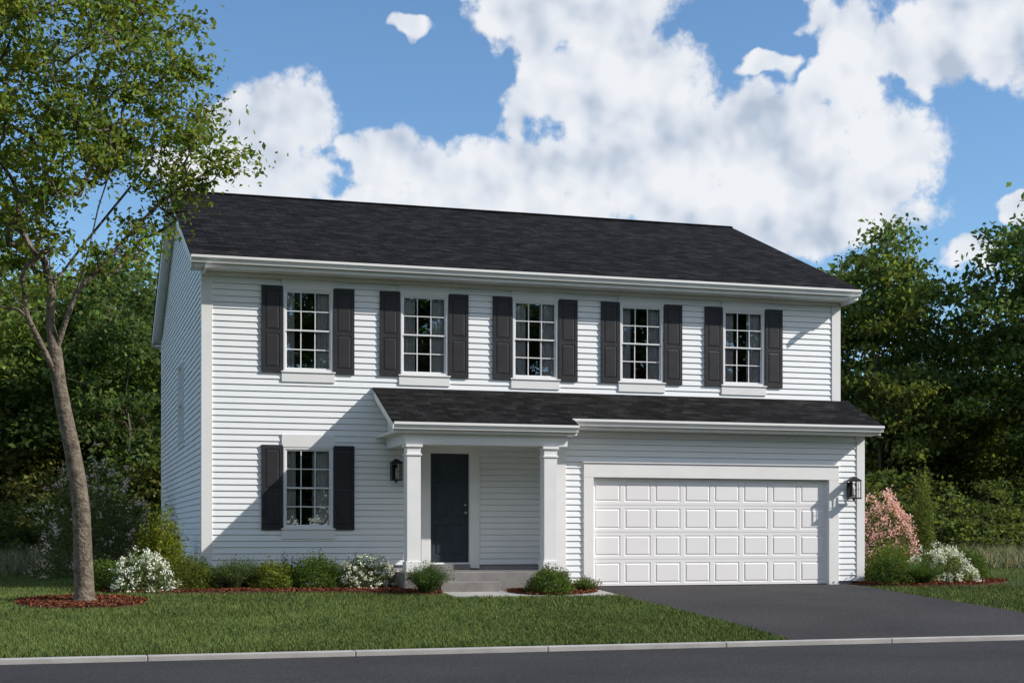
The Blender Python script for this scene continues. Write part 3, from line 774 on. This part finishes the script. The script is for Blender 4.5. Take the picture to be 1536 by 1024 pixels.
def blades(name, regions, excl, hgt, w, base, gzf=gz):
    VS = []; CS = []
    for (x0, x1, y0, y1, dens) in regions:
        n = int((x1-x0)*(y1-y0)*dens)
        x = rng.uniform(x0, x1, n); y = rng.uniform(y0, y1, n); keep = np.ones(n, bool)
        for p in excl: keep &= ~inpoly(x, y, p)
        x, y = x[keep], y[keep]; n = len(x)
        z = gzf(y); a = rng.random(n)*6.283; h = hgt*(.55+.7*rng.random(n))
        pt = .5+.5*np.sin(x*1.3+np.sin(y*1.7)*1.5)*np.sin(y*1.1+np.cos(x*.9)*2); h *= .85+.25*pt
        p2 = .5+.5*np.sin(x*7.1+np.sin(y*9)*2)*np.sin(y*12.3+np.cos(x*6)*2)
        dx = np.cos(a)*w; dy = np.sin(a)*w; l = rng.normal(size=(n, 2))*h[:, None]*.45
        v = np.stack([np.stack([x-dx, y-dy, z-.004], 1), np.stack([x+dx, y+dy, z-.004], 1), np.stack([x+l[:, 0], y+l[:, 1], z+h], 1)], 1)
        VS.append(v.reshape(-1, 3)); c = vary(base, n, .25, .16)*(.75+.3*pt+.2*p2)[:, None]; CS.append(np.clip(c, .003, 1))
    me = fast_mesh(name, np.concatenate(VS), 3, M_blade, np.concatenate(CS))
    return link(bpy.data.objects.new(name, me))
HOUSE = [(-.02, 0), (-.02, DEP), (W, DEP), (W, GP), (6.4, GP), (6.4, -1.76), (3.36, -1.76), (3.36, 0)]
DRV = [(DL, -1), (DR, -1), (DR, -8.3), (DR+.04, -9), (DR+.12, -9.6), (DL-.12, -9.6), (DL-.04, -9), (DL, -8.3)]
WALK = [(3.93, -3.02), (6.97, -3.02), (6.97, -1.7), (3.93, -1.7)]
blades('lawn_grass', [(-7, 7, -9.59, -5, 3000), (-7, 7, -5, -1, 1600), (-9, 0, -1, 12, 350), (12.4, 24, -9.59, -2, 1000), (12.9, 32, -2, 12, 250)],
       [HOUSE, DRV, WALK, BED1, BED2, BED3, RNG], .055, .007, (.125, .162, .05))
blades('meadow_grass', [(-14, 0, 10.5, 14.5, 200), (14, 36, 9.5, 14.5, 160)], [], .65, .014, (.28, .28, .15))
# ------------------------------------------------------------------ sun, sky
AZ, EL = math.radians(117), math.radians(34)
S = Vector((math.sin(AZ)*math.cos(EL), math.cos(AZ)*math.cos(EL), math.sin(EL)))
sun = bpy.data.lights.new('sun', 'SUN'); sun.energy = 5.0; sun.angle = math.radians(.5); sun.color = (1, .955, .89)
so = bpy.data.objects.new('sun', sun); so.rotation_euler = S.to_track_quat('Z', 'Y').to_euler(); so.location = (30, -20, 30); COL.objects.link(so)
w = bpy.data.worlds.new('World'); scene.world = w; w.use_nodes = True; nt = w.node_tree; nt.nodes.clear()
w.cycles.sampling_method = 'NONE'
out = N(nt, 'ShaderNodeOutputWorld')
sky = N(nt, 'ShaderNodeTexSky', sky_type='NISHITA'); sky.sun_disc = False; sky.sun_elevation = EL; sky.sun_rotation = AZ
sky.air_density = 1.0; sky.dust_density = .2; sky.ozone_density = 3.0
tint = N(nt, 'ShaderNodeVectorMath', operation='MULTIPLY'); tint.inputs[1].default_value = (.78, .93, 1.02)
nt.links.new(sky.outputs[0], tint.inputs[0])
bg1 = N(nt, 'ShaderNodeBackground'); bg1.inputs[1].default_value = .15; nt.links.new(tint.outputs[0], bg1.inputs[0])
tc = N(nt, 'ShaderNodeTexCoord'); sp = N(nt, 'ShaderNodeSeparateXYZ'); nt.links.new(tc.outputs['Generated'], sp.inputs[0])
def M(op, a, b=None, c=None, clamp=False):
    n = N(nt, 'ShaderNodeMath', operation=op); n.use_clamp = clamp
    for i, v in enumerate((a, b, c)):
        if v is None: continue
        if isinstance(v, (int, float)): n.inputs[i].default_value = v
        else: nt.links.new(v, n.inputs[i])
    return n.outputs[0]
az = M('MULTIPLY', M('ARCTAN2', sp.outputs[0], sp.outputs[1]), 57.2958)
el = M('MULTIPLY', M('ARCSINE', sp.outputs[2]), 57.2958)
cb = N(nt, 'ShaderNodeCombineXYZ'); nt.links.new(az, cb.inputs[0]); nt.links.new(el, cb.inputs[1])
P0 = cb.outputs[0]
def VM(op, a, b):
    n = N(nt, 'ShaderNodeVectorMath', operation=op)
    for i, v in enumerate((a, b)):
        if isinstance(v, tuple): n.inputs[i].default_value = v
        else: nt.links.new(v, n.inputs[i])
    return n
def noise(vec, sc, det=10, ro=.55):
    n = N(nt, 'ShaderNodeTexNoise', noise_dimensions='2D'); n.inputs['Scale'].default_value = sc; n.inputs['Detail'].default_value = det; n.inputs['Roughness'].default_value = ro
    nt.links.new(vec, n.inputs['Vector']); return n
wp = noise(P0, .55, 2)
wv = VM('SUBTRACT', wp.outputs['Color'], (.5, .5, .5)); wv2 = VM('MULTIPLY', wv.outputs[0], (2.0, 1.4, 0))
PW = VM('ADD', P0, wv2.outputs[0]).outputs[0]
blobs = [(19.5, 19.5, 4.4, 2.2), (20.7, 16.4, 4.4, 3.0), (21.8, 14.2, 5.6, 2.9), (16.4, 13.2, 4.2, 1.9), (12.4, 13.9, 2.6, 1.3), (7.9, 15.5, 2.5, 1.8),
         (6.6, 13.3, 3.6, 1.6), (26.7, 14.2, 4.4, 2.8), (30.6, 13.9, 3.0, 2.5), (29.4, 17.4, 1.7, 2.6), (33.8, 17.9, 4.2, 2.3), (26.7, 17.3, 1.3, .6),
         (12.7, 18.8, 1.1, .55), (14.0, 12.1, 8.5, 1.3), (26.7, 11.9, 6.4, 1.7), (36.4, 11.9, 1.3, .8), (33.9, 10.1, 1.4, .7), (47, 15, 5, 3), (-10, 15, 5, 2.5), (-70, 24, 30, 8), (140, 24, 45, 13), (-160, 28, 40, 14), (-110, 45, 40, 12)]  # last, largest blobs: unseen clouds added outside the view for fill light
field = None
for (a_, e_, ra, re) in blobs:
    d = VM('SUBTRACT', PW, (a_, e_, 0)); d = VM('MULTIPLY', d.outputs[0], (1/ra, 1/re, 0))
    q = N(nt, 'ShaderNodeVectorMath', operation='DOT_PRODUCT'); nt.links.new(d.outputs[0], q.inputs[0]); nt.links.new(d.outputs[0], q.inputs[1])
    field = q.outputs['Value'] if field is None else M('MINIMUM', field, q.outputs['Value'])
field = M('MINIMUM', M('MAXIMUM', M('SUBTRACT', 1.0, field), -1.5), .9)
na = noise(P0, .55, 7, .58).outputs['Fac']
sa = noise(P0, .26, 3, .5).outputs['Fac']
sb = noise(VM('ADD', P0, (.55, .75, 0)).outputs[0], .26, 3, .5).outputs['Fac']
dens = M('MULTIPLY_ADD', M('SUBTRACT', na, .5), 2.1, field)
mr = N(nt, 'ShaderNodeMapRange', interpolation_type='SMOOTHSTEP'); mr.inputs[1].default_value = -.06; mr.inputs[2].default_value = .46
nt.links.new(dens, mr.inputs[0]); mask = M('MULTIPLY', mr.outputs[0], .97)
shade = M('MULTIPLY_ADD', M('SUBTRACT', sa, sb), 2.5, .62)
shade = M('ADD', shade, M('MULTIPLY', M('SUBTRACT', na, .5), .5), clamp=True)
cr = N(nt, 'ShaderNodeValToRGB'); cr.color_ramp.elements[0].position = .1; cr.color_ramp.elements[1].position = .85
cr.color_ramp.elements[0].color = (.47, .55, .67, 1); cr.color_ramp.elements[1].color = (.88, .895, .93, 1)
em = cr.color_ramp.elements.new(.5); em.color = (.74, .785, .86, 1)
nt.links.new(shade, cr.inputs[0])
bg2 = N(nt, 'ShaderNodeBackground'); bg2.inputs[1].default_value = 1.0; nt.links.new(cr.outputs[0], bg2.inputs[0])
mx = N(nt, 'ShaderNodeMixShader'); nt.links.new(mask, mx.inputs[0]); nt.links.new(bg1.outputs[0], mx.inputs[1]); nt.links.new(bg2.outputs[0], mx.inputs[2])
nt.links.new(mx.outputs[0], out.inputs[0])
scene.view_settings.view_transform = 'Standard'; scene.view_settings.look = 'None'; scene.view_settings.exposure = 0
# ------------------------------------------------------------------ camera
cam = bpy.data.cameras.new('camera'); cam.sensor_width = 36; cam.lens = 52.1; cam.shift_y = .1875; cam.clip_end = 3000
co = bpy.data.objects.new('camera', cam); co.location = (-2.443, -27.47, 1.02); co.rotation_euler = (math.radians(90), 0, math.radians(-16.87)); COL.objects.link(co)
scene.camera = co
